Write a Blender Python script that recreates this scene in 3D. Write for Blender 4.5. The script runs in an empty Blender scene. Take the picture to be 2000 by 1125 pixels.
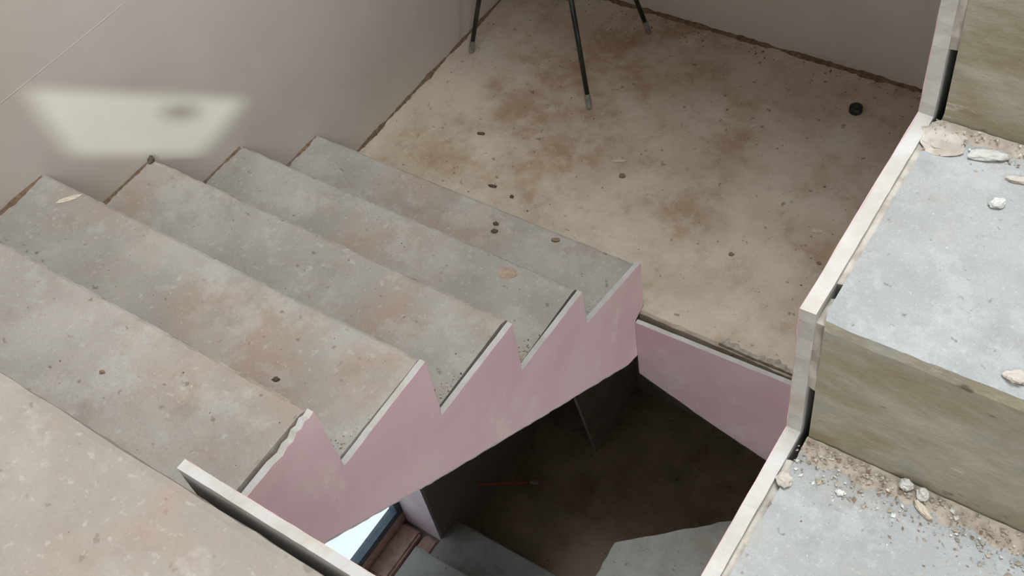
import bpy, bmesh, math, random
from mathutils import Vector, Matrix, noise

# ------------------------------------------------------------------ camera
scene = bpy.context.scene
COL = scene.collection
cam_data = bpy.data.cameras.new('camera')
cam_data.sensor_width = 36.0
cam_data.lens = 36.0 * 2179.93 / 2000.0
cam_data.clip_start = 0.02
cam = bpy.data.objects.new('camera', cam_data)
COL.objects.link(cam)
cam.matrix_world = Matrix(((0.8268186, -0.36405029, 0.42876379, 2.2968),
                           (0.54611243, 0.70207873, -0.45699744, -1.6914),
                           (-0.13465589, 0.61200722, 0.77930414, 2.6797),
                           (0, 0, 0, 1)))
scene.camera = cam

# ------------------------------------------------------------------ world, sun, exposure
world = bpy.data.worlds.new('sky')
scene.world = world
world.use_nodes = True
bg = world.node_tree.nodes['Background']
bg.inputs[0].default_value = (0.86, 0.94, 0.98, 1)
bg.inputs[1].default_value = 1.6
sun_data = bpy.data.lights.new('sun', 'SUN')
sun_data.energy = 4.8
sun_data.angle = math.radians(0.35)
sun_data.color = (0.86, 1.0, 0.90)
sun = bpy.data.objects.new('sun', sun_data)
COL.objects.link(sun)
sun.rotation_euler = Vector((-0.7, 1.0, -0.9)).to_track_quat('-Z', 'Y').to_euler()
sun.location = (3, -6, 8)

scene.view_settings.view_transform = 'Standard'
scene.view_settings.look = 'None'
scene.view_settings.gamma = 1.0
scene.view_settings.use_curve_mapping = False
scene.cycles.max_bounces = 6
scene.cycles.diffuse_bounces = 3
scene.cycles.adaptive_threshold = 0.04
scene.view_settings.exposure = -0.36


def daylight(name, loc, direction, sx, sy, power=None, color=(1, 1, 1)):
    """Area lamp standing in for daylight at a frosted window, most of them added; without a power it is a sampling portal for the sky seen through clear glass."""
    l = bpy.data.lights.new(name, 'AREA')
    l.shape = 'RECTANGLE'
    l.size, l.size_y = sx, sy
    if power is None:
        l.cycles.is_portal = True
    else:
        l.energy = power
        l.color = color
    o = bpy.data.objects.new(name, l)
    COL.objects.link(o)
    o.location = loc
    o.rotation_euler = Vector(direction).to_track_quat('-Z', 'Y').to_euler()
    return o


daylight('added_light_hall', (5.49, -4.2, 5.1), (-1, 0, 0), 2.9, 2.1, 245, (0.93, 0.97, 1.0))  # added key lamp, behind and right of the viewer
daylight('window_daylight_behind', (1.9, -5.99, 5.2), (0, 1, 0), 2.1, 1.5, 14, (0.93, 0.97, 1.0))
daylight('added_light_above', (2.2, -0.85, 6.49), (0, 0, -1), 1.9, 1.6, 310, (0.92, 0.97, 1.0))  # added overhead lamp for the treads and the near landing
daylight('added_light_stairs', (3.29, -0.90, -0.10), (-1, 0, 0), 0.85, 0.75, 22, (0.95, 0.97, 1.0))  # added lamp that brightens the pink saw-tooth board
daylight('added_light_lower', (1.8, -5.99, 0.1), (0, 1, 0), 1.9, 1.3, 9, (0.95, 0.97, 1.0))  # added lamp that lifts the dark lower well
daylight('window_portal_lower', (-0.30, -0.73, -1.86), (1, 0, 0), 1.15, 1.2)

# ------------------------------------------------------------------ dimensions (metres)
H = 0.2035          # riser
D = 0.28            # going
W = 1.1997          # inner face of the left cladding board
WO = 1.2144         # outer face of it
XR = 2.0876         # left face of the right cladding board
XW = 3.30           # right wall of the stairs
XE = 5.50           # right wall of the hall behind the viewer
YH = -1.70          # where the hall begins
YB = 1.2152         # back wall
YF = -6.00          # wall behind the viewer
ZU = 1.2208         # upper floor
ZL = -2.75          # landing one storey down
random.seed(7)

# ------------------------------------------------------------------ materials


def srgb(r, g, b):
    def c(v):
        v /= 255.0
        return v / 12.92 if v <= 0.04045 else ((v + 0.055) / 1.055) ** 2.4
    return (c(r), c(g), c(b), 1)


class Nodes:
    def __init__(self, name, rough=0.9, spec=0.2):
        self.m = bpy.data.materials.new(name)
        self.m.use_nodes = True
        self.t = self.m.node_tree
        self.b = self.t.nodes['Principled BSDF']
        self.b.inputs['Roughness'].default_value = rough
        self.b.inputs['Specular IOR Level'].default_value = spec
        self.co = self.t.nodes.new('ShaderNodeTexCoord')

    def new(self, t):
        return self.t.nodes.new(t)

    def link(self, a, b):
        self.t.links.new(a, b)

    def noise(self, scale, detail=5, rough=0.6, stretch=None, offset=None):
        n = self.new('ShaderNodeTexNoise')
        n.inputs['Scale'].default_value = scale
        n.inputs['Detail'].default_value = detail
        n.inputs['Roughness'].default_value = rough
        mp = self.new('ShaderNodeMapping')
        if stretch:
            mp.inputs['Scale'].default_value = stretch
        if offset:
            mp.inputs['Location'].default_value = offset
        self.link(self.co.outputs['Object'], mp.inputs['Vector'])
        self.link(mp.outputs[0], n.inputs['Vector'])
        return n.outputs['Fac']

    def ramp(self, fac, lo, hi):
        r = self.new('ShaderNodeMapRange')
        r.inputs['From Min'].default_value = lo
        r.inputs['From Max'].default_value = hi
        r.interpolation_type = 'SMOOTHSTEP'
        self.link(fac, r.inputs['Value'])
        return r.outputs['Result']

    def mix(self, fac, a, b, amount=1.0):
        mx = self.new('ShaderNodeMix')
        mx.data_type = 'RGBA'
        if amount != 1.0:
            mu = self.new('ShaderNodeMath')
            mu.operation = 'MULTIPLY'
            mu.inputs[1].default_value = amount
            self.link(fac, mu.inputs[0])
            fac = mu.outputs[0]
        self.link(fac, mx.inputs[0])
        for v, i in ((a, 6), (b, 7)):
            if isinstance(v, tuple):
                mx.inputs[i].default_value = v
            else:
                self.link(v, mx.inputs[i])
        return mx.outputs[2]

    def bump(self, facs, dist=0.004, strength=0.6):
        prev = None
        for fac, k in facs:
            bp = self.new('ShaderNodeBump')
            bp.inputs['Strength'].default_value = strength * k
            bp.inputs['Distance'].default_value = dist
            self.link(fac, bp.inputs['Height'])
            if prev is not None:
                self.link(prev, bp.inputs['Normal'])
            prev = bp.outputs[0]
        self.link(prev, self.b.inputs['Normal'])

    def color(self, c):
        if isinstance(c, tuple):
            self.b.inputs['Base Color'].default_value = c
        else:
            self.link(c, self.b.inputs['Base Color'])


def concrete(name, c1, c2, stain, dark, speck, stain_amt=0.6, seed=0.0, bump=1.0, sc=1.0, grain=0.12):
    n = Nodes(name)
    o = (seed, seed * 1.7, seed * 0.6)
    a = n.noise(4.0 * sc, 4, 0.62, offset=o)
    c = n.mix(n.ramp(a, 0.35, 0.65), c1, c2)
    s = n.noise(2.6 * sc, 4, 0.68, offset=(o[0] + 5, o[1], o[2] + 3))
    c = n.mix(n.ramp(s, 0.47, 0.70), c, stain, stain_amt)
    s2 = n.noise(11.0 * sc, 4, 0.7, offset=(o[0] + 9, o[1], o[2] + 3))
    c = n.mix(n.ramp(s2, 0.55, 0.75), c, stain, stain_amt * 0.6)
    s3 = n.noise(7.0 * sc, 4, 0.72, offset=(o[0] + 1, o[1] + 12, o[2] + 3))
    c = n.mix(n.ramp(s3, 0.50, 0.62), c, speck, 0.35)
    s4 = n.noise(5.0 * sc, 4, 0.75, offset=(o[0] + 21, o[1] + 2, o[2] + 3))
    c = n.mix(n.ramp(s4, 0.54, 0.66), c, dark, 0.16)
    k = n.noise(38.0 * sc, 2, 0.6, offset=(o[0], o[1] + 4, o[2]))
    c = n.mix(n.ramp(k, 0.66, 0.76), c, dark, 0.65)
    k2 = n.noise(55.0 * sc, 2, 0.65, offset=(o[0] + 2, o[1] + 8, o[2]))
    c = n.mix(n.ramp(k2, 0.60, 0.72), c, speck, 0.45)
    gr = n.noise(210 * sc, 1, 0.7, offset=(o[0] + 3, o[1], o[2]))
    c = n.mix(n.ramp(gr, 0.45, 0.7), c, dark, grain)
    n.color(c)
    n.bump([(n.noise(18 * sc, 3, 0.65), 0.6 * bump), (k2, 0.4 * bump)])
    return n.m


MAT = {}
MAT['tread'] = concrete('concrete_treads', srgb(166, 161, 154), srgb(151, 146, 139), srgb(158, 138, 122),
                        srgb(102, 93, 83), srgb(182, 178, 171), 0.75)
MAT['landing'] = concrete('concrete_dusty_landing', srgb(202, 190, 173), srgb(184, 169, 150), srgb(156, 126, 100),
                          srgb(104, 90, 74), srgb(206, 196, 180), 0.8, 3.0)
MAT['upper'] = concrete('concrete_upper_floor', srgb(163, 158, 151), srgb(152, 145, 137), srgb(164, 143, 126),
                        srgb(128, 116, 102), srgb(186, 181, 173), 0.6, 6.0, 0.7)
MAT['pale'] = concrete('concrete_pale_treads', srgb(160, 164, 165), srgb(149, 153, 154), srgb(158, 151, 142),
                       srgb(104, 98, 90), srgb(176, 181, 182), 0.6, 9.0, 1.3, 2.6, 0.12)
MAT['lower'] = concrete('concrete_lower_stairs', srgb(190, 188, 180), srgb(168, 166, 160), srgb(156, 142, 124),
                        srgb(90, 86, 80), srgb(178, 180, 178), 0.5, 12.0)
MAT['lower_floor'] = concrete('concrete_lower_landing', srgb(214, 192, 168), srgb(190, 168, 146), srgb(174, 138, 110),
                              srgb(110, 96, 82), srgb(206, 188, 166), 0.7, 15.0)


def riser_mat():
    n = Nodes('raw_formwork_concrete')
    a = n.noise(7.0, 7, 0.7, stretch=(0.8, 1, 2.2))
    c = n.mix(n.ramp(a, 0.36, 0.64), srgb(146, 140, 120), srgb(170, 165, 150))
    b = n.noise(4.0, 6, 0.65, stretch=(0.9, 1, 2.0), offset=(4, 0, 2))
    c = n.mix(n.ramp(b, 0.48, 0.66), c, srgb(136, 124, 94), 0.75)
    g = n.noise(9.0, 6, 0.7, stretch=(0.7, 1, 1.5), offset=(14, 0, 6))
    c = n.mix(n.ramp(g, 0.52, 0.66), c, srgb(150, 150, 146), 0.6)
    k = n.noise(34, 3, 0.55, stretch=(0.6, 1, 1.2))
    c = n.mix(n.ramp(k, 0.66, 0.72), c, srgb(88, 80, 64), 0.75)
    w = n.noise(26, 5, 0.7, stretch=(0.45, 1, 1.4), offset=(8, 0, 0))
    c = n.mix(n.ramp(w, 0.62, 0.72), c, srgb(196, 192, 182), 0.6)
    n.color(c)
    n.bump([(a, 0.8), (k, 0.6), (n.noise(90, 4, 0.65), 0.4)])
    return n.m


MAT['riser'] = riser_mat()


def plaster(name, c1, c2, c3):
    n = Nodes(name, 0.85, 0.15)
    a = n.noise(1.3, 4, 0.55)
    c = n.mix(n.ramp(a, 0.35, 0.65), c1, c2)
    b = n.noise(3.6, 5, 0.6, offset=(3, 1, 7))
    c = n.mix(n.ramp(b, 0.5, 0.72), c, c3, 0.45)
    n.color(c)
    n.bump([(n.noise(2.4, 3, 0.5), 0.6), (n.noise(90, 3, 0.5), 0.05)], dist=0.01, strength=0.35)
    return n.m


MAT['wall'] = plaster('beige_plaster', srgb(192, 184, 176), srgb(184, 173, 165), srgb(198, 192, 185))
MAT['wall_lower'] = plaster('grey_plaster', srgb(150, 142, 134), srgb(136, 128, 120), srgb(158, 150, 142))
MAT['ceiling'] = plaster('pale_ceiling', srgb(214, 208, 200), srgb(206, 200, 192), srgb(218, 212, 206))


def paper():
    n = Nodes('pink_board_paper', 0.7, 0.25)
    a = n.noise(3.0, 5, 0.6)
    c = n.mix(n.ramp(a, 0.35, 0.65), srgb(214, 186, 187), srgb(206, 174, 178))
    b = n.noise(7.0, 6, 0.65, stretch=(1, 1.2, 0.7), offset=(2, 4, 1))
    c = n.mix(n.ramp(b, 0.52, 0.72), c, srgb(222, 202, 198), 0.7)
    d = n.noise(26, 4, 0.6)
    c = n.mix(n.ramp(d, 0.68, 0.76), c, srgb(222, 204, 200), 0.5)
    n.color(c)
    n.bump([(n.noise(60, 3, 0.5), 0.1)], strength=0.3)
    return n.m


MAT['paper'] = paper()


def gypsum():
    n = Nodes('white_gypsum_core', 0.95, 0.1)
    a = n.noise(14, 6, 0.65)
    c = n.mix(n.ramp(a, 0.35, 0.65), srgb(192, 191, 188), srgb(180, 177, 171))
    b = n.noise(9, 5, 0.6, offset=(1, 5, 2))
    c = n.mix(n.ramp(b, 0.54, 0.70), c, srgb(180, 168, 150), 0.6)
    n.color(c)
    n.bump([(n.noise(110, 5, 0.7), 0.7)], dist=0.003)
    return n.m


MAT['gypsum'] = gypsum()


def simple(name, c1, c2, rough=0.6, spec=0.3, scale=20, metal=0.0):
    n = Nodes(name, rough, spec)
    n.b.inputs['Metallic'].default_value = metal
    n.color(n.mix(n.ramp(n.noise(scale, 4, 0.6), 0.35, 0.65), c1, c2))
    return n.m


MAT['black_metal'] = simple('black_green_painted_metal', srgb(26, 30, 24), srgb(34, 40, 32), 0.35, 0.5)
MAT['grey_foot'] = simple('worn_grey_metal', srgb(150, 146, 138), srgb(104, 100, 94), 0.5, 0.5)
MAT['black_plastic'] = simple('black_plastic', srgb(36, 38, 34), srgb(48, 50, 44), 0.45, 0.4)
MAT['mortar'] = simple('grey_mortar', srgb(190, 184, 176), srgb(160, 152, 142), 0.95, 0.1, 40)
MAT['pale_lump'] = simple('pale_plaster_lump', srgb(188, 188, 184), srgb(168, 166, 160), 0.95, 0.1, 60)
MAT['white_plaster'] = simple('white_plaster_lump', srgb(206, 206, 203), srgb(188, 187, 182), 0.95, 0.1, 50)
MAT['brown_dust'] = simple('brown_dust', srgb(128, 106, 88), srgb(100, 82, 66), 1.0, 0.05, 60)
MAT['grey_dust'] = simple('grey_rubble_dust', srgb(176, 166, 152), srgb(152, 142, 128), 1.0, 0.05, 60)
MAT['dark_crumb'] = simple('dark_crumb', srgb(84, 74, 64), srgb(104, 92, 80), 0.9, 0.1, 60)
MAT['brown_crumb'] = simple('brown_crumb', srgb(140, 120, 102), srgb(118, 102, 86), 0.9, 0.1, 60)
MAT['splat'] = simple('pinkish_brown_crust', srgb(172, 154, 138), srgb(154, 134, 116), 1.0, 0.05, 70)
MAT['stone_grey'] = simple('grey_stone_chip', srgb(156, 148, 136), srgb(136, 128, 116), 0.95, 0.05, 60)
MAT['pale_crumb'] = simple('pale_crumb', srgb(206, 196, 180), srgb(186, 172, 154), 0.9, 0.1, 60)
MAT['frame'] = simple('slate_grey_frame', srgb(96, 108, 118), srgb(84, 96, 106), 0.45, 0.4)
MAT['brick'] = simple('pinkish_brown_masonry', srgb(216, 178, 168), srgb(188, 150, 138), 0.95, 0.1, 14)
MAT['orange'] = simple('orange_brown_stick', srgb(240, 160, 116), srgb(226, 140, 100), 0.6, 0.3)
MAT['white_tip'] = simple('off_white_tip', srgb(222, 214, 200), srgb(204, 196, 182), 0.8, 0.2)
MAT['pale_pink'] = simple('pale_pink_board', srgb(240, 218, 226), srgb(232, 206, 216), 0.7, 0.2, 6)
MAT['grey_panel'] = simple('grey_board', srgb(206, 190, 174), srgb(188, 174, 160), 0.9, 0.1, 6)


def glass():
    m = bpy.data.materials.new('window_glass')
    m.use_nodes = True
    t = m.node_tree
    t.nodes.clear()
    out = t.nodes.new('ShaderNodeOutputMaterial')
    tr = t.nodes.new('ShaderNodeBsdfTransparent')
    tr.inputs[0].default_value = (0.94, 0.97, 0.98, 1)
    gl = t.nodes.new('ShaderNodeBsdfGlossy')
    gl.inputs['Roughness'].default_value = 0.03
    mx = t.nodes.new('ShaderNodeMixShader')
    mx.inputs[0].default_value = 0.06
    t.links.new(tr.outputs[0], mx.inputs[1])
    t.links.new(gl.outputs[0], mx.inputs[2])
    t.links.new(mx.outputs[0], out.inputs[0])
    return m


MAT['glass'] = glass()
MAT['frosted'] = simple('frosted_glass', srgb(236, 240, 240), srgb(228, 234, 236), 0.5, 0.4, 8)

# ------------------------------------------------------------------ object helpers


def link(name, me, mats, root=None, smooth=False):
    for m in (mats if isinstance(mats, (list, tuple)) else [mats]):
        me.materials.append(MAT[m])
    if smooth:
        for p in me.polygons:
            p.use_smooth = True
    o = bpy.data.objects.new(name, me)
    COL.objects.link(o)
    if root is not None:
        attach(o, root)
    return o


def attach(o, root):
    """parent a mesh that was built in room coordinates"""
    o.parent = root
    if root.parent is None:
        o.matrix_parent_inverse = Matrix.Translation(-root.location)


def tag(o, label, category, group=None):
    o['label'] = label
    o['category'] = category
    if group:
        o['group'] = group
    return o


def structure(o, label=None):
    o['kind'] = 'structure'
    if label:
        o['label'] = label
    return o


def thing(name, label, category, loc, group=None):
    o = bpy.data.objects.new(name, None)
    o.empty_display_size = 0.05
    o.location = loc
    COL.objects.link(o)
    return tag(o, label, category, group)


def mesh_from(name, verts, faces):
    me = bpy.data.meshes.new(name)
    me.from_pydata([tuple(v) for v in verts], [], faces)
    bm = bmesh.new()
    bm.from_mesh(me)
    bmesh.ops.recalc_face_normals(bm, faces=bm.faces)
    bm.to_mesh(me)
    bm.free()
    return me


def boxes_mesh(name, boxes, bevel=0.0):
    bm = bmesh.new()
    for (x0, x1, y0, y1, z0, z1) in boxes:
        r = bmesh.ops.create_cube(bm, size=1.0)
        for v in r['verts']:
            v.co = Vector((x0 + (v.co.x + .5) * (x1 - x0), y0 + (v.co.y + .5) * (y1 - y0), z0 + (v.co.z + .5) * (z1 - z0)))
    if bevel:
        bmesh.ops.bevel(bm, geom=bm.edges[:], offset=bevel, segments=2, affect='EDGES')
    me = bpy.data.meshes.new(name)
    bm.to_mesh(me)
    bm.free()
    return me


def sweep_x(name, prof, x0, x1, seg, mats_for_segment=None, seed=0.0, freq=30.0, end_jit=0.0, open_end=1):
    """solid with the (y, z, roughness) profile swept along x, its profile points wandering by their roughness"""
    n = len(prof)
    verts, faces, mi = [], [], []
    for i in range(seg + 1):
        x = x0 + (x1 - x0) * i / seg
        for j, (y, z, a) in enumerate(prof):
            if a:
                q = Vector((x * freq, y * 6 + seed, z * 6 + j * 3.1))
                ny = noise.noise(q) + 0.6 * noise.noise(q * 3.1) + 0.45 * noise.noise(q * 7.3)
                nz = noise.noise(q + Vector((31, 7, 2))) + 0.6 * noise.noise(q * 3.3 + Vector((9, 4, 1)))
                y += a * ny
                z += a * nz * 0.7
            xx = x
            if end_jit and i == (seg if open_end else 0):
                xx += end_jit * (noise.noise(Vector((y * 40, z * 40, seed + i))))
            verts.append((xx, y, z))
    for i in range(seg):
        for j in range(n):
            k = (j + 1) % n
            faces.append((i * n + j, i * n + k, (i + 1) * n + k, (i + 1) * n + j))
            mi.append(mats_for_segment[j] if mats_for_segment else 0)
    faces.append(tuple(range(n)))
    faces.append(tuple(reversed(range(seg * n, seg * n + n))))
    mi += [0, 0]
    me = mesh_from(name, verts, faces)
    for p, m in zip(me.polygons, mi):
        p.material_index = m
    return me


def rough_outline(pts, step, jit, seed):
    out = []
    n = len(pts)
    for i in range(n):
        a, b = Vector(pts[i]), Vector(pts[(i + 1) % n])
        L = (b - a).length
        k = max(1, int(L / step))
        nrm = Vector((-(b - a).y, (b - a).x)).normalized()
        for s in range(k):
            p = a.lerp(b, s / k)
            if s:
                q = Vector((p.x * 30, p.y * 30, seed))
                p = p + nrm * jit * (noise.noise(q) + 0.7 * noise.noise(q * 3.0))
            out.append((p.x, p.y))
    return out


def plate(name, outline, t0, t1, axis, jit=0.0, seed=0.0):
    """board: outline in the two other axes, thickness t0..t1 along axis"""
    bm = bmesh.new()

    def P(u, v, t):
        return {'x': (t, u, v), 'y': (u, t, v), 'z': (u, v, t)}[axis]
    A = [bm.verts.new(P(u, v, t0)) for u, v in outline]
    rnd = random.Random(seed)
    B = []
    for u, v in outline:
        B.append(bm.verts.new(P(u + rnd.uniform(-jit, jit), v + rnd.uniform(-jit, jit), t1)))
    fa = bm.faces.new(A)
    fb = bm.faces.new(list(reversed(B)))
    fa.normal_update()
    fb.normal_update()
    n = len(A)
    for i in range(n):
        bm.faces.new((A[i], B[i], B[(i + 1) % n], A[(i + 1) % n]))
    bmesh.ops.triangulate(bm, faces=[fa, fb], ngon_method='EAR_CLIP')
    bmesh.ops.recalc_face_normals(bm, faces=bm.faces)
    me = bpy.data.meshes.new(name)
    bm.to_mesh(me)
    bm.free()
    return me


def tube(name, pts, radii, sides=12):
    pts = [Vector(p) for p in pts]
    verts, faces = [], []
    dirv = (pts[-1] - pts[0]).normalized()
    up = Vector((1, 0, 0)) if abs(dirv.x) < 0.9 else Vector((0, 1, 0))
    u = dirv.cross(up).normalized()
    v = dirv.cross(u).normalized()
    for p, r in zip(pts, radii):
        for k in range(sides):
            a = 2 * math.pi * k / sides
            verts.append(p + (u * math.cos(a) + v * math.sin(a)) * r)
    for i in range(len(pts) - 1):
        for k in range(sides):
            faces.append((i * sides + k, i * sides + (k + 1) % sides, (i + 1) * sides + (k + 1) % sides, (i + 1) * sides + k))
    faces.append(tuple(range(sides)))
    faces.append(tuple((len(pts) - 1) * sides + k for k in range(sides)))
    return mesh_from(name, verts, faces)


def lump(name, loc, size, seed, rough=0.35, sub=2, rot=0.0):
    """irregular crumb or lump resting with its base at loc"""
    bm = bmesh.new()
    bmesh.ops.create_icosphere(bm, subdivisions=sub, radius=1.0)
    for v in bm.verts:
        q = v.co * 1.3 + Vector((seed * 3.7, seed * 1.3, seed))
        k = 1 + rough * noise.noise(q) + rough * 0.6 * noise.noise(q * 2.7)
        v.co = v.co * k
        v.co.x *= size[0]
        v.co.y *= size[1]
        v.co.z = max(v.co.z, -0.75) * size[2]
    lo = min(v.co.z for v in bm.verts)
    for v in bm.verts:
        v.co.z -= lo
    bmesh.ops.rotate(bm, verts=bm.verts, matrix=Matrix.Rotation(rot, 3, 'Z'))
    me = bpy.data.meshes.new(name)
    bm.to_mesh(me)
    bm.free()
    return me


def drift(name, a, b, width, height, side, seg=70, seed=0.0):
    """low ridge of dust heaped along the foot of a wall from a to b, spreading towards side"""
    a, b, side = Vector(a), Vector(b), Vector(side).normalized()
    verts, faces = [], []
    prof = [(0, 1.0), (0.25, 0.75), (0.55, 0.35), (1.0, -0.15)]
    n = len(prof)
    for i in range(seg + 1):
        p = a.lerp(b, i / seg)
        s = (p - a).length
        k = 0.75 + 0.9 * noise.noise(Vector((s * 9, seed, 0))) + 0.5 * noise.noise(Vector((s * 31, seed, 4))) + 0.25 * noise.noise(Vector((s * 90, seed, 7)))
        k = max(0.12, k)
        for u, z in prof:
            j = 1 + 0.3 * noise.noise(Vector((s * 70, u * 3, seed + 2)))
            verts.append(p + side * (u * width * k * j) + Vector((0, 0, z * height * k * j)))
    for i in range(seg):
        for j in range(n - 1):
            faces.append((i * n + j, i * n + j + 1, (i + 1) * n + j + 1, (i + 1) * n + j))
    # underside, so that the ridge is a closed solid
    base = len(verts)
    for i in range(seg + 1):
        p = a.lerp(b, i / seg)
        verts.append(p + Vector((0, 0, -height * 0.4)))
    for i in range(seg):
        faces.append((i * n, (i + 1) * n, base + i + 1, base + i))
        faces.append((i * n + n - 1, base + i, base + i + 1, (i + 1) * n + n - 1))
    faces.append(tuple([j for j in range(n)] + [base]))
    faces.append(tuple([seg * n + j for j in range(n)] + [base + seg]))
    return mesh_from(name, verts, faces)


# ------------------------------------------------------------------ room shell
ZT = 6.50
R1 = (1.2, 3.2, -1.70, 0.00)            # skylight added in the ceiling as light from above: x0 x1 y0 y1
# window in the left wall, one storey down
WY0, WY1, WZ0, WZ1 = -1.30, -0.155, -2.60, -1.25
wl = link('wall_left', boxes_mesh('wall_left', [
    (-0.29, 0, YF, YB, WZ1, ZT),
    (-0.29, 0, YF, WY0, ZL - 0.2, WZ1),
    (-0.29, 0, WY1, YB, ZL - 0.2, WZ1),
    (-0.29, 0, WY0, WY1, ZL - 0.2, WZ0)]), 'wall')
structure(wl, 'beige plastered wall along the descending stairs')
wb = link('wall_back', boxes_mesh('wall_back', [(-0.29, XW + 0.2, YB, YB + 0.2, ZL - 0.2, ZT)]), 'wall')
structure(wb, 'beige plastered wall behind the landing')
RW = (-1.35, -0.45, -0.50, 0.30)           # added_window_stairs added under the ascending stairs to light the pink board: y0 y1 z0 z1
wr = link('wall_right', boxes_mesh('wall_right', [
    (XW, XW + 0.2, YH, YB, ZL - 0.2, RW[2]), (XW, XW + 0.2, YH, YB, RW[3], ZT),
    (XW, XW + 0.2, YH, RW[0], RW[2], RW[3]), (XW, XW + 0.2, RW[1], YB, RW[2], RW[3]), (XW, XW + 0.2, YF, YH, ZL - 0.2, ZU - 0.17), (XW + 0.2, XE, YH, YH + 0.2, ZU - 0.17, ZT)]), 'wall')
EW = (-5.7, -2.7, 4.0, 6.2)            # added_window_hall added high in the hall as key light: y0 y1 z0 z1
structure(link('wall_hall', boxes_mesh('wall_hall', [
    (XE, XE + 0.06, YF - 0.06, YH + 0.2, ZU - 0.17, EW[2]), (XE, XE + 0.06, YF - 0.06, YH + 0.2, EW[3], ZT),
    (XE, XE + 0.06, YF - 0.06, EW[0], EW[2], EW[3]), (XE, XE + 0.06, EW[1], YH + 0.2, EW[2], EW[3])]), 'wall'), 'plastered hall wall with an added high window')
structure(wr, 'plastered wall beside the ascending stairs')

# wall behind the viewer: a window, plus an opening cut to shape the sun patch
V6 = (0.80, 2.80, -0.60, 0.80)         # added_window_lower added in the lower hall to brighten the dark well
V1 = (0.80, 3.00, 4.40, 6.00)          # window_1: x0 x1 z0 z1
SUN_PATCH_HOLE = [(3.67, 5.520), (3.91, 5.515), (4.10, 5.800), (3.66, 5.800)]  # added unseen opening, shaped so the sun draws its patch on the left wall


def front_wall():
    xs0, xs1 = -0.29, XE
    bm = bmesh.new()
    outer = [(xs0, ZL - 0.2), (xs1, ZL - 0.2), (xs1, ZT), (xs0, ZT)]
    loops = [outer, [(V1[0], V1[2]), (V1[1], V1[2]), (V1[1], V1[3]), (V1[0], V1[3])], SUN_PATCH_HOLE,
             [(V6[0], V6[2]), (V6[1], V6[2]), (V6[1], V6[3]), (V6[0], V6[3])]]
    edges = []
    for lp in loops:
        vs = [bm.verts.new((x, YF, z)) for x, z in lp]
        edges += [bm.edges.new((vs[i], vs[(i + 1) % len(vs)])) for i in range(len(vs))]
    bmesh.ops.triangle_fill(bm, edges=edges, use_beauty=True, use_dissolve=False)
    r = bmesh.ops.extrude_face_region(bm, geom=bm.faces[:])
    for v in [g for g in r['geom'] if isinstance(g, bmesh.types.BMVert)]:
        v.co.y -= 0.06
    bmesh.ops.recalc_face_normals(bm, faces=bm.faces)
    me = bpy.data.meshes.new('wall_front')
    bm.to_mesh(me)
    bm.free()
    return me


structure(link('wall_front', front_wall(), 'wall'), 'plastered wall with window behind the viewer')
_cx0, _cx1, _cy0, _cy1 = -0.29, XE + 0.06, YF - 0.06, YB + 0.2
link('shadow_bar', boxes_mesh('shadow_bar', [(3.880, 3.935, YF - 0.02, YF + 0.02, 5.672, 5.698), (3.906, 3.910, YF - 0.02, YF - 0.016, 5.697, 5.80)], 0.0015), 'frame', bpy.data.objects['wall_front'])  # unseen bar added to cast the dark blob inside the sun patch
structure(link('ceiling', boxes_mesh('ceiling', [
    (_cx0, R1[0], _cy0, _cy1, ZT, ZT + 0.2), (R1[1], _cx1, _cy0, _cy1, ZT, ZT + 0.2),
    (R1[0], R1[1], _cy0, R1[2], ZT, ZT + 0.2), (R1[0], R1[1], R1[3], _cy1, ZT, ZT + 0.2)]), 'ceiling'))
sky_w = structure(link('added_skylight', boxes_mesh('added_skylight', [
    (R1[0], R1[1], R1[2], R1[2] + .05, ZT, ZT + .1), (R1[0], R1[1], R1[3] - .05, R1[3], ZT, ZT + .1),
    (R1[0], R1[0] + .05, R1[2] + .05, R1[3] - .05, ZT, ZT + .1), (R1[1] - .05, R1[1], R1[2] + .05, R1[3] - .05, ZT, ZT + .1)]), 'frame'),
    'added frosted skylight high above the ascending stairs')
link('pane', boxes_mesh('pane', [(R1[0] + .05, R1[1] - .05, R1[2] + .05, R1[3] - .05, ZT + .03, ZT + .04)]), 'frosted', sky_w)


def window(name, axis, a0, a1, z0, z1, t, mull, depth=0.05, bar=0.05, pane='glass'):
    bx = []

    def B(u0, u1, w0, w1):
        bx.append((u0, u1, t, t + depth, w0, w1) if axis == 'y' else (t, t + depth, u0, u1, w0, w1))
    B(a0, a1, z0, z0 + bar)
    B(a0, a1, z1 - bar, z1)
    B(a0, a0 + bar, z0 + bar, z1 - bar)
    B(a1 - bar, a1, z0 + bar, z1 - bar)
    for m in mull:
        B(m - bar / 2, m + bar / 2, z0 + bar, z1 - bar)
    o = structure(link(name, boxes_mesh(name, bx), 'frame'))
    cuts = [a0 + bar] + [c for m in mull for c in (m - bar / 2, m + bar / 2)] + [a1 - bar]
    for i in range(0, len(cuts), 2):
        u0, u1 = cuts[i], cuts[i + 1]
        g = (u0, u1, t + .02, t + .026, z0 + bar, z1 - bar) if axis == 'y' else (t + .02, t + .026, u0, u1, z0 + bar, z1 - bar)
        link('pane', boxes_mesh('pane', [g]), pane, o)
    return o


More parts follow.
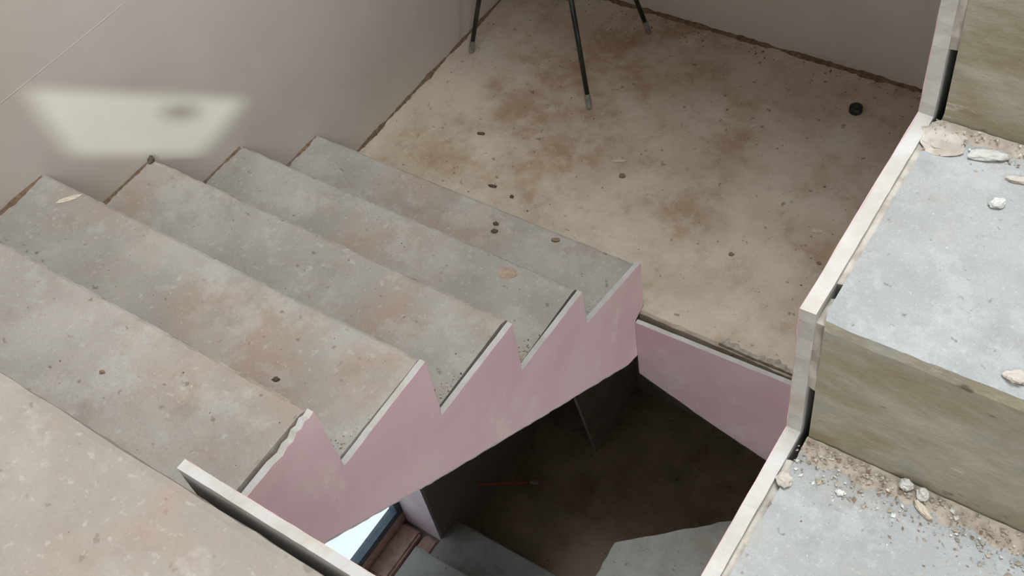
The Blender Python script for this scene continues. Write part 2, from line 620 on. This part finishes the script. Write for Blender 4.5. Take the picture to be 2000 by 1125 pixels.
structure(window('window_1', 'y', V1[0], V1[1], V1[2], V1[3], YF - 0.055, [1.9], pane='frosted'), 'slate grey framed window behind the viewer')
structure(window('added_window_lower', 'y', V6[0], V6[1], V6[2], V6[3], YF - 0.055, [1.8], pane='frosted'), 'added frosted window of the lower hall')
structure(window('added_window_hall', 'x', EW[0], EW[1], EW[2], EW[3], XE + 0.005, [-4.2], pane='frosted'), 'added frosted high window of the hall')
structure(window('added_window_stairs', 'x', RW[0], RW[1], RW[2], RW[3], XW + 0.05, [], pane='frosted'), 'added frosted window under the ascending stairs')
w2 = window('window_2', 'x', WY0, WY1, -2.46, WZ1, -0.28, [-0.70])
structure(w2, 'slate grey framed window beside the lower stairs')
# landings
fl = link('floor', sweep_x('floor', [(-0.013, -0.014, 0.004), (-0.008, -0.002, 0.003), (0.012, 0, 0.0015),
                                     (YB, 0, 0), (YB, -0.17, 0), (-0.013, -0.17, 0)], 0.0, XW, 120, seed=4), 'landing')
structure(fl, 'dusty concrete landing at the foot of the stairs')
YUE = -1.394
fu = link('floor', sweep_x('floor', [(YF, ZU, 0), (YUE - 0.016, ZU, 0.0012), (YUE - 0.004, ZU - 0.003, 0.002),
                                     (YUE, ZU - 0.014, 0.002), (YUE, ZU - 0.17, 0), (YF, ZU - 0.17, 0)], 0.0, XW, 120, seed=8), 'upper')
fh = link('floor', boxes_mesh('floor', [(XW, XE, YF, YH, ZU - 0.17, ZU)]), 'upper')
structure(fh, 'concrete hall floor behind the viewer')
structure(fu, 'dusty concrete upper floor with a broken edge')
ll = link('floor', boxes_mesh('floor', [(0, XW, YF, YB, ZL - 0.2, ZL)]), 'lower_floor')
structure(ll, 'dark dusty floor one storey down')
um = link('floor', boxes_mesh('floor', [(0, XW, 0.0135, YB, 2.49, 2.665)]), 'riser')
structure(um, 'next landing above the stairs')
lf = link('floor', boxes_mesh('floor', [(0, XW, YF, -1.44, -1.70, -1.53)]), 'lower')
structure(lf, 'lower floor under the upper floor')

# faint trowel seam across the left wall
seam = link('trowel_seam', tube('trowel_seam', [(0.0, -0.93, 1.052), (0.0, -0.837, 1.049), (0.0, -0.66, 1.046), (0.0, -0.50, 1.044), (0.0, -0.30, 1.046)],
                                [0.0004, 0.0009, 0.0007, 0.0009, 0.0003], 8), 'wall', wl)

# ------------------------------------------------------------------ stair flights


def nose_step_down(k, y0, z0, amp=0.0022):
    """profile of a step that falls away towards +y; first material is the tread, second the riser"""
    y, z = y0 - (k - 1) * D, z0 + k * H
    zb = z - H
    prof = [(y, zb, 0), (y, z - 0.014, amp * 0.6), (y - 0.003, z - 0.004, amp), (y - 0.010, z - 0.0005, amp),
            (y - 0.02, z, 0), (y - D, z, 0)]
    return prof, [1, 1, 0, 0, 0, 0]


def nose_step_up(y, z, h, amp=0.0014):
    prof = [(y, z - h, 0), (y, z - 0.016, amp * 0.5), (y + 0.003, z - 0.005, amp),
            (y + 0.012, z - 0.0005, amp), (y + 0.024, z, 0), (y + D, z, 0)]
    return prof, [1, 1, 0, 0, 0, 0, 0]


# flight in view on the left, going down to the landing
flight = thing('stair_flight', 'grey concrete stair flight going down along the left wall to the landing', 'stairs', (0.6, 0, 0))
for k in range(1, 6):
    pr, mi = nose_step_down(k, 0, 0)
    link('step', sweep_x('step', pr, 0.0, W - 0.0025, 240, mi, seed=k * 5.3, end_jit=0.006), ['tread', 'riser'], flight)
sl = H / D
link('waist_slab', sweep_x('waist_slab', [(0.0, 0.0, 0), (-1.40, 1.40 * sl, 0), (-1.40, 1.40 * sl - 0.19, 0), (-0.03, 0.03 * sl - 0.19, 0), (-0.03, -0.002, 0)],
                           0.0, W - 0.006, 4), 'tread', flight)

# flight on the right, going up
rf = thing('stair_flight', 'pale concrete stair flight going up on the right with olive risers', 'stairs', (2.7, -1.667, ZU))
XC = 2.1115
for j in range(1, 7):
    y, z = -1.1065 + (j - 3) * D, 1.8513 + (j - 3) * H
    h = H if j > 1 else z - ZU
    pr, mi = nose_step_up(y, z, h)
    link('step', sweep_x('step', pr, XC, XW, 240, mi, seed=40 + j * 4.1, end_jit=0.006, open_end=0), ['pale', 'riser'], rf)
y1 = -1.1065 - 2 * D
z1 = 1.8513 - 3 * H
link('waist_slab', sweep_x('waist_slab', [(y1, z1, 0), (0.0135, 2.665 - H + 0.0, 0), (0.0135, 2.49 - H, 0), (y1 + 0.24, z1, 0)],
                           XC, XW, 4), 'pale', rf)

# flights one storey down
lowf = thing('stair_flight', 'dim grey stair flight one storey down beneath the pink saw-tooth board', 'stairs', (0.6, -0.036, ZL))
for k in range(1, 6):
    pr, mi = nose_step_down(k, -0.036, ZL)
    link('step', sweep_x('step', pr, 0.0, W, 60, mi, seed=80 + k * 5.3), ['lower', 'lower'], lowf)
link('waist_slab', sweep_x('waist_slab', [(-0.036, ZL, 0), (-1.436, ZL + 1.40 * sl, 0), (-1.436, ZL + 1.40 * sl - 0.15, 0), (-0.28, ZL, 0)],
                           0.0, W, 4), 'lower', lowf)
# the other flight down there, with the slanting winder slab that shows in the well
lowr = thing('stair_flight', 'pale stair flight with a slanting winder slab deep in the stairwell', 'stairs', (2.7, -1.4, -1.53))
for j in range(1, 7):
    y = -1.44 + (j - 1) * D * 0.9
    z = -1.53 + j * (1.36 / 6)
    pr, mi = nose_step_up(y, z, 1.36 / 6)
    pr = pr[:-1] + [(y + D * 0.9, z, 0)]
    link('step', sweep_x('step', pr, 2.13, XW, 30, mi, seed=120 + j * 4.1), ['lower', 'riser'], lowr)
link('waist_slab', sweep_x('waist_slab', [(-1.44, -1.53, 0), (0.072, -0.17, 0), (0.072, -0.36, 0), (-1.24, -1.53, 0)], 2.13, XW, 4), 'lower', lowr)
link('winder_slab', plate('winder_slab', rough_outline([(1.168, -0.238), (1.489, 0.045), (2.128, 0.60), (2.128, -0.75), (1.186, -0.75)], 0.03, 0.003, 3.0),
                          -1.30, -1.22, 'z', 0.002, 5), 'lower', lowr)

# ------------------------------------------------------------------ plasterboard cladding


def board(label, outline, t0, t1, face_t, axis, loc, step=0.02, jit=0.0014, seed=0, paper=None, category='cladding board', group=None, name='cladding_board'):
    """gypsum core with the pink paper face on the side face_t"""
    r = thing(name, label, category, loc, group)
    ol = rough_outline(outline, step, jit, seed)
    link('gypsum_core', plate('gypsum_core', ol, t0, t1, axis, 0.0012, seed), 'gypsum', r)
    # paper: its outline is torn back a little from the core's edge
    cx = sum(p[0] for p in ol) / len(ol)
    ol2 = rough_outline(paper or outline, step * 1.2, jit * 1.2, seed + 11)
    a, b = (face_t, face_t + 0.0009) if face_t >= max(t0, t1) else (face_t - 0.0009, face_t)
    link('face_paper', plate('face_paper', ol2, a, b, axis, 0.0006, seed + 3), 'paper', r)
    return r


saw = [(0.003, 0.206), (-0.279, 0.262), (-0.282, 0.402), (-0.566, 0.414), (-0.562, 0.604), (-0.846, 0.608), (-0.842, 0.812),
       (-1.116, 0.806), (-1.121, 1.016), (-1.136, 1.013), (-1.146, 1.018), (-1.158, 1.010), (-1.170, 1.014), (-1.184, 1.004), (-1.198, 1.008), (-1.215, 1.000), (-1.24, 1.006), (-1.345, 1.004), (-1.345, 0.752), (-1.228, 0.667), (-0.929, 0.436), (-0.49, 0.112), (-0.105, -0.169), (-0.046, -0.190),
       (-0.046, -0.012), (0.004, 0.010)]
saw_paper = [(y, z + (0.007 if (y, z) in ((-1.345, 0.752), (-1.228, 0.667), (-0.929, 0.436), (-0.49, 0.112), (-0.105, -0.169), (-0.046, -0.190)) else 0.0)) for y, z in saw]
b1 = board('pink saw-tooth plasterboard along the side of the descending stairs', saw, W, WO - 0.0009, WO - 0.0009, 'x',
           (WO, -0.6, 0.2), 0.016, 0.0016, 2, saw_paper)
fas = [(WO + 0.001, -0.016), (1.45, -0.006), (1.70, 0.006), (2.12, 0.008), (2.12, -0.62), (1.651, -0.463), (1.451, -0.391), (WO + 0.001, -0.290)]
fas_paper = fas[:4] + [(x, z + 0.006) for x, z in fas[4:]]
b2 = board('dark pink plasterboard strip on the edge of the lower landing facing the stairwell', fas, -0.034, -0.0479, -0.0479, 'y',
           (1.6, -0.048, -0.3), 0.02, 0.0012, 4, fas_paper)
ufas = [(WO + 0.006, ZU + 0.001), (2.085, ZU + 0.001), (2.085, ZU - 0.26), (WO + 0.006, ZU - 0.26)]
b3 = board('white crumbly board edge beside a dark gap at the upper floor', ufas, -1.3785, -1.3609, -1.3609, 'y',
           (1.6, -1.37, 0.97), 0.012, 0.0022, 6)
rsaw = []
for j in range(2, 7):
    y, z = -1.1065 + (j - 3) * D, 1.8545 + (j - 3) * H
    rsaw += [(y, z - H), (y, z)]
rsaw += [(0.012, 1.8545 + 3 * H), (0.012, 2.2), (-1.386, 1.20), (-1.386 - 0.0, 1.8545 - 2 * H)]
b4 = board('white-edged saw-tooth board along the open side of the ascending stairs', rsaw, XR + 0.0009, 2.1035, XR + 0.0009, 'x',
           (2.095, -1.386, 1.2), 0.014, 0.0022, 8)

# mortar packed into the slots between the right board and the concrete


def fill(root, y0, y1, z0, z1, seed):
    me = boxes_mesh('mortar_fill', [(2.1035, XC + 0.004, y0, y1, z0, z1)])
    bm = bmesh.new()
    bm.from_mesh(me)
    bmesh.ops.subdivide_edges(bm, edges=bm.edges[:], cuts=6, use_grid_fill=True)
    for v in bm.verts:
        q = Vector((v.co.y * 35, v.co.z * 35, seed + v.co.x * 50))
        v.co.y += 0.004 * noise.noise(q)
        v.co.z += 0.004 * noise.noise(q + Vector((5, 5, 5)))
    bm.to_mesh(me)
    bm.free()
    return link('mortar_fill', me, 'mortar', root)


fill(rf, -1.1045, -1.07, 1.735, 1.838, 1)
fill(rf, -0.824, -0.79, 1.94, 2.05, 2)
fill(rf, -1.06, -0.83, 1.82, 1.849, 3)
fill(rf, -1.38, -1.14, 1.60, 1.6425, 4)

# ------------------------------------------------------------------ lower window reveal: rough sill stones, pink jamb
for i, (x0, x1, y0, y1, z0, z1) in enumerate([
        (-0.235, -0.115, -0.50, -0.19, WZ0, -2.545), (-0.225, -0.02, -0.88, -0.52, WZ0, -2.53),
        (-0.225, -0.03, -1.28, -0.90, WZ0, -2.53), (-0.105, -0.012, -0.40, -0.18, WZ0, -2.57)]):
    link('sill_brick', boxes_mesh('sill_brick', [(x0, x1, y0, y1, z0, z1)], 0.012), 'brick', wl)
link('sill_board', boxes_mesh('sill_board', [(-0.288, -0.235, WY0, WY1, WZ0, -2.462)], 0.004), 'brick', wl)
link('jamb_board', plate('jamb_board', rough_outline([(-0.225, -1.25), (-0.004, -1.25), (-0.004, -2.57), (-0.225, -2.57)], 0.03, 0.002, 2.0), -0.171, -0.156, 'y'), 'pale_pink', wl)

# ------------------------------------------------------------------ dust heaped along the walls (nobody could count it)


def dust(mat, label, *a, **k):
    o = link('dust_drift', drift('dust_drift', *a, **k), mat)
    o['kind'] = 'stuff'
    return tag(o, label, 'dust')


dust('brown_dust', 'brown dust heaped along the foot of the back wall', (0.02, YB, 0), (XW, YB, 0), 0.022, 0.012, (0, -1, 0), 260, 1.0)
dust('brown_dust', 'brown dust along the left wall beside the landing', (0, 0.06, 0), (0, YB - 0.02, 0), 0.013, 0.010, (1, 0, 0), 140, 2.0)
for k, nm in ((1, 'lowest'), (2, 'second-lowest'), (3, 'middle'), (4, 'second-highest'), (5, 'highest')):
    dust('brown_dust', 'dark brown dust where the %s left tread meets the wall' % nm, (0, -k * D + 0.01, k * H), (0, -(k - 1) * D - 0.012, k * H), 0.012, 0.005, (1, 0, 0), 24, 10.0 + k)


def scatter(name, label, n, mats, place, size, seed, flat=0.55):
    """countless small crumbs joined into one object; place(rnd) gives a point"""
    rnd = random.Random(seed)
    verts, faces, mi = [], [], []
    base = [Vector(v) for v in ((1, 0, 0), (-1, 0, 0), (0, 1, 0), (0, -1, 0), (0, 0, 1), (0, 0, -0.35))]
    tri_ = ((0, 2, 4), (2, 1, 4), (1, 3, 4), (3, 0, 4), (2, 0, 5), (1, 2, 5), (3, 1, 5), (0, 3, 5))
    for _ in range(n):
        p = Vector(place(rnd))
        r = size[0] + (size[1] - size[0]) * rnd.random() ** 2.5
        a = rnd.uniform(0, 6.283)
        k = len(verts)
        m = rnd.randrange(len(mats))
        sx, sy = rnd.uniform(0.6, 1.4), rnd.uniform(0.5, 1.0)
        for b in base:
            q = Vector((b.x * sx * rnd.uniform(.7, 1.2), b.y * sy * rnd.uniform(.7, 1.2), b.z * flat * rnd.uniform(.7, 1.2))) * r
            verts.append(p + Vector((q.x * math.cos(a) - q.y * math.sin(a), q.x * math.sin(a) + q.y * math.cos(a), q.z)))
        for t in tri_:
            faces.append(tuple(k + i for i in t))
            mi.append(m)
    me = bpy.data.meshes.new(name)
    me.from_pydata([tuple(v) for v in verts], [], faces)
    o = link(name, me, mats)
    for p_, m in zip(me.polygons, mi):
        p_.material_index = m
    o['kind'] = 'stuff'
    return tag(o, label, 'grit')


ZR2, ZR3 = 1.8513 - H, 1.8513


def band(x0, x1, y, z, spread, sign):
    def f(r):
        d = abs(r.gauss(0, spread))
        return (r.uniform(x0, x1), y + sign * d, z + max(0.0, 0.006 - d * 0.12))
    return f


def area(x0, x1, y0, y1, z):
    return lambda r: (r.uniform(x0, x1), r.uniform(y0, y1), z)


dust('grey_dust', 'grubby dust at the foot of the near olive riser', (XC, -1.1085, ZR2), (XW, -1.1085, ZR2), 0.030, 0.0045, (0, -1, 0), 400, 21.0)
dust('grey_dust', 'grey dust at the foot of the far olive riser', (XC, -0.8285, ZR3), (XW, -0.8285, ZR3), 0.022, 0.004, (0, -1, 0), 400, 27.0)
dust('grey_dust', 'rubble along the gap behind the pink landing strip', (1.47, -0.012, -0.003), (2.1, -0.012, -0.003), 0.04, 0.009, (0, 1, 0), 120, 33.0)
GM = ['grey_dust', 'mortar', 'stone_grey', 'stone_grey', 'grey_dust', 'brown_crumb', 'white_plaster']
scatter('rubble_grit', 'grey and brown rubble grit lying below the near olive riser', 900, GM, band(2.108, 2.50, -1.112, ZR2, 0.028, -1), (0.0008, 0.0034), 51)
scatter('rubble_grit', 'pale rubble grit lying below the far olive riser', 350, GM, band(2.108, 2.45, -0.832, ZR3, 0.016, -1), (0.0008, 0.0028), 52)
scatter('floor_grit', 'fine grit scattered over the lower landing', 520, ['brown_crumb', 'dark_crumb', 'pale_crumb'], area(0.02, 2.1, 0.0, YB - 0.02, 0.0005), (0.0010, 0.0048), 53)
scatter('floor_grit', 'brown grit gathered along the back wall', 420, ['brown_crumb', 'brown_dust', 'pale_crumb'], band(0.03, 2.2, YB - 0.03, 0.0, 0.035, -1), (0.0015, 0.006), 54)
for k, nm in ((1, 'lowest'), (2, 'second-lowest'), (3, 'middle'), (4, 'second-highest'), (5, 'highest')):
    scatter('tread_grit', 'fine grit scattered over the %s left tread' % nm, 110, ['brown_crumb', 'pale_crumb', 'dark_crumb', 'pale_crumb'],
            area(0.02, W - 0.02, -k * D + 0.01, -(k - 1) * D - 0.02, k * H), (0.0006, 0.0028), 60 + k)
    scatter('edge_grit', 'rough crumbs in the notch beside the board on the %s left tread' % nm, 90, ['grey_dust', 'mortar', 'brown_crumb', 'dark_crumb'],
            lambda r, k=k: (W - 0.004 - abs(r.gauss(0, 0.02)), -k * D + 0.008 + abs(r.gauss(0, 0.05)), k * H), (0.001, 0.0042), 70 + k)
scatter('floor_grit', 'fine pale grit on the upper floor', 160, ['pale_crumb', 'brown_crumb', 'grey_dust'], area(0.6, 2.0, -2.0, -1.42, ZU), (0.0005, 0.0018), 81)
scatter('tread_grit', 'fine grit on the near pale right tread', 160, ['mortar', 'grey_dust', 'white_plaster', 'brown_crumb'], area(2.12, 2.5, -1.38, -1.12, ZR2), (0.0005, 0.0016), 82)
scatter('tread_grit', 'fine grit on the far pale right tread', 140, ['mortar', 'grey_dust', 'white_plaster'], area(2.12, 2.5, -1.09, -0.84, ZR3), (0.0005, 0.0016), 83)

# ------------------------------------------------------------------ tripod on the landing
FEET = [(0.072, 0.737, 0), (0.63, 0.666, 0), (0.622, 1.103, 0)]
APEX = Vector((0.36, 0.93, 1.20))
tri = thing('tripod', 'black metal tripod with pale worn feet standing on the landing', 'tripod', (0.44, 0.835, 0))
for F in FEET:
    F = Vector(F)
    dirn = (APEX - F).normalized()
    top = APEX - dirn * 0.03
    mid = F.lerp(top, 0.42)
    lg = link('leg', tube('leg', [mid - dirn * 0.03, mid, F.lerp(top, 0.43), top], [0.0115, 0.014, 0.014, 0.0155]), 'black_metal', tri, True)
    link('lower_tube', tube('lower_tube', [F + dirn * 0.055, mid - dirn * 0.02], [0.0085, 0.0095]), 'black_metal', lg, True)
    link('foot', tube('foot', [F + Vector((0, 0, 0.001)), F + dirn * 0.012, F + dirn * 0.055, F + dirn * 0.06], [0.007, 0.0105, 0.0098, 0.008]), 'grey_foot', lg, True)
    link('clamp', tube('clamp', [mid - dirn * 0.02, mid - dirn * 0.015, mid + dirn * 0.02, mid + dirn * 0.025], [0.014, 0.017, 0.017, 0.014]), 'black_plastic', lg, True)
link('hub', tube('hub', [APEX - Vector((0, 0, .05)), APEX - Vector((0, 0, .04)), APEX + Vector((0, 0, .03)), APEX + Vector((0, 0, .04))], [0.03, 0.038, 0.038, 0.025], 20), 'black_plastic', tri, True)
link('centre_column', tube('centre_column', [APEX - Vector((0, 0, .25)), APEX + Vector((0, 0, .2))], [0.012, 0.012], 14), 'black_metal', tri, True)
link('head_plate', tube('head_plate', [APEX + Vector((0, 0, .2)), APEX + Vector((0, 0, .21)), APEX + Vector((0, 0, .225))], [0.035, 0.04, 0.04], 20), 'black_plastic', tri, True)

# ------------------------------------------------------------------ loose things


def crumb(name, mat, loc, size, label, category, seed, rot=0.0, rough=0.35, sub=2, group=None):
    me = lump(name, loc, size, seed, rough, sub, rot)
    o = link(name, me, mat)
    o.location = loc
    return tag(o, label, category, group)


# black cap on the landing
cap = thing('bottle_cap', 'round black plastic cap lying on the landing near the right stairs', 'cap', (1.438, 1.035, 0))
link('cap_rim', tube('cap_rim', [(1.438, 1.035, 0), (1.438, 1.035, 0.003), (1.438, 1.035, 0.019), (1.438, 1.035, 0.022)], [0.0215, 0.0225, 0.0215, 0.0185], 20), 'black_plastic', cap, True)
link('cap_knob', tube('cap_knob', [(1.438, 1.035, 0.0218), (1.438, 1.035, 0.028), (1.438, 1.035, 0.030)], [0.013, 0.012, 0.009], 16), 'black_plastic', cap, True)

# stick lying between the wall and the lower floor
stk = thing('stick', 'thin orange-brown stick with a pale round tip on the dark lower floor', 'stick', (0.174, 0.415, ZL))
link('shaft', tube('shaft', [(0.006, 0.168, -2.505), (0.174, 0.415, ZL + 0.022)], [0.0062, 0.0062], 10), 'orange', stk, True)
link('tip', tube('tip', [(0.158, 0.392, ZL + 0.046), (0.164, 0.40, ZL + 0.037), (0.182, 0.426, ZL + 0.014), (0.186, 0.432, ZL + 0.008)], [0.007, 0.0135, 0.0135, 0.007], 14), 'white_tip', stk, True)

# board standing on the lower floor against the back wall
pn = thing('leaning_board', 'dark grey board standing on its edge in the dark lower corner', 'board', (0.34, 1.0, ZL))
link('panel', plate('panel', rough_outline([(0.755, ZL), (YB - 0.005, ZL), (YB - 0.005, -1.4), (0.56, -1.4)], 0.05, 0.002, 4.0), 0.352, 0.367, 'x', 0.0), 'grey_panel', pn)
link('edge_strip', plate('edge_strip', [(0.748, ZL), (0.755, ZL), (0.56, -1.4), (0.553, -1.4)], 0.350, 0.369, 'x'), 'grey_panel', pn)

# single crumbs and lumps that can be told apart
CR = [
    # name, material, (x, y, z), (sx, sy, sz), label, rotation
    ('plaster_flake', 'pale_crumb', (0.849, 0.493, 0), (0.024, 0.006, 0.003), 'long pale plaster flake in the middle of the landing', 0.5),
    ('plaster_flake', 'pale_crumb', (1.541, 0.499, 0), (0.016, 0.009, 0.004), 'pale flake on the landing beside the right board', 0.2),
    ('plaster_flake', 'pale_crumb', (1.168, 0.827, 0), (0.010, 0.006, 0.004), 'small pale flake on the landing left of the black cap', 0.9),
    ('debris_crumb', 'dark_crumb', (0.352, 0.397, 0), (0.014, 0.006, 0.005), 'dark sliver on the landing near the left wall', 0.3),
    ('debris_crumb', 'dark_crumb', (0.530, 0.208, 0), (0.015, 0.006, 0.005), 'flat dark sliver on the landing beyond the lowest step', 0.2),
    ('debris_crumb', 'dark_crumb', (0.613, 0.197, 0), (0.007, 0.006, 0.005), 'dark crumb beside the flat dark sliver on the landing', 0.0),
    ('debris_crumb', 'brown_crumb', (0.892, 0.437, 0), (0.010, 0.008, 0.006), 'brown crumb just below the long pale flake', 0.4),
    ('debris_crumb', 'brown_crumb', (1.354, 0.299, 0), (0.008, 0.006, 0.005), 'small brown crumb on the front of the landing', 0.4),
    ('debris_crumb', 'brown_crumb', (1.599, 0.386, 0), (0.008, 0.005, 0.004), 'brown crumb under the pale flake by the right board', 0.0),
    ('debris_crumb', 'dark_crumb', (0.758, -0.060, H), (0.009, 0.006, 0.005), 'upper of two dark crumbs on the lowest left tread', 0.2),
    ('debris_crumb', 'dark_crumb', (0.771, -0.086, H), (0.010, 0.007, 0.005), 'lower of two dark crumbs on the lowest left tread', 0.6),
    ('debris_crumb', 'brown_crumb', (0.952, -0.033, H), (0.013, 0.007, 0.005), 'brown crumb near the nosing of the lowest left tread', 0.5),
    ('mortar_splat', 'splat', (1.01, -0.321, 2 * H), (0.026, 0.018, 0.0012), 'pinkish brown mortar splat on the second-lowest left tread', 0.3),
    ('debris_crumb', 'dark_crumb', (0.010, -0.573, 3 * H), (0.008, 0.012, 0.010), 'black crumb against the wall on the middle left tread', 0.1),
    ('mortar_splat', 'pale_crumb', (0.130, -0.876, 4 * H), (0.030, 0.008, 0.0015), 'pale mortar streak on the second-highest left tread', 0.9),
    ('debris_crumb', 'dark_crumb', (0.962, -1.030, 4 * H), (0.008, 0.005, 0.004), 'dark crumb on the second-highest left tread', 0.4),
    ('debris_crumb', 'brown_crumb', (0.788, -1.256, 5 * H), (0.006, 0.004, 0.003), 'small brown crumb on the highest left tread', 0.4),
    ('plaster_lump', 'pale_lump', (2.168, -0.856, ZR3), (0.018, 0.007, 0.0045), 'long pale plaster lump on the far right tread below the riser', 0.35),
    ('plaster_lump', 'white_plaster', (2.196, -0.912, ZR3), (0.0075, 0.005, 0.005), 'small white plaster lump alone on the far right tread', 0.6),
    ('plaster_lump', 'mortar', (2.203, -0.874, ZR3), (0.012, 0.004, 0.003), 'grey plaster sliver at the right edge of the far right tread', 0.2),
    ('mortar_splat', 'mortar', (2.122, -0.850, ZR3 - 0.001), (0.022, 0.024, 0.0028), 'grey mortar heap where the right board meets the far riser', 0.7),
    ('plaster_lump', 'mortar', (2.274, -1.090, ZR3), (0.011, 0.006, 0.004), 'pale plaster lump on the nosing of the far right tread', 0.2),
    ('plaster_lump', 'white_plaster', (2.217, -1.1165, ZR2 + 0.004), (0.0062, 0.0062, 0.0085), 'left of two round white plaster blobs at the foot of the near riser', 0.2),
    ('plaster_lump', 'white_plaster', (2.234, -1.1175, ZR2 + 0.003), (0.0056, 0.0056, 0.0070), 'right of two round white plaster blobs at the foot of the near riser', 0.9),
    ('plaster_lump', 'mortar', (2.112, -1.165, ZR2), (0.008, 0.009, 0.005), 'pale mortar lump beside the board on the near right tread', 0.3),
    ('plaster_lump', 'pale_crumb', (2.241, -1.131, ZR2), (0.012, 0.004, 0.005), 'yellowish chip lying at the foot of the near riser', -0.5),
    ('plaster_lump', 'white_plaster', (2.165, -1.151, ZR2), (0.0045, 0.0035, 0.003), 'tiny white chip on the grubby part of the near right tread', 0.0),
]
for i, (nm, m, loc, size, label, rot) in enumerate(CR):
    crumb(nm, m, loc, size, label, {'plaster_flake': 'flake', 'debris_crumb': 'crumb', 'mortar_splat': 'mortar', 'plaster_lump': 'plaster'}[nm], 3.3 * i + 1, rot, 0.38, 3)
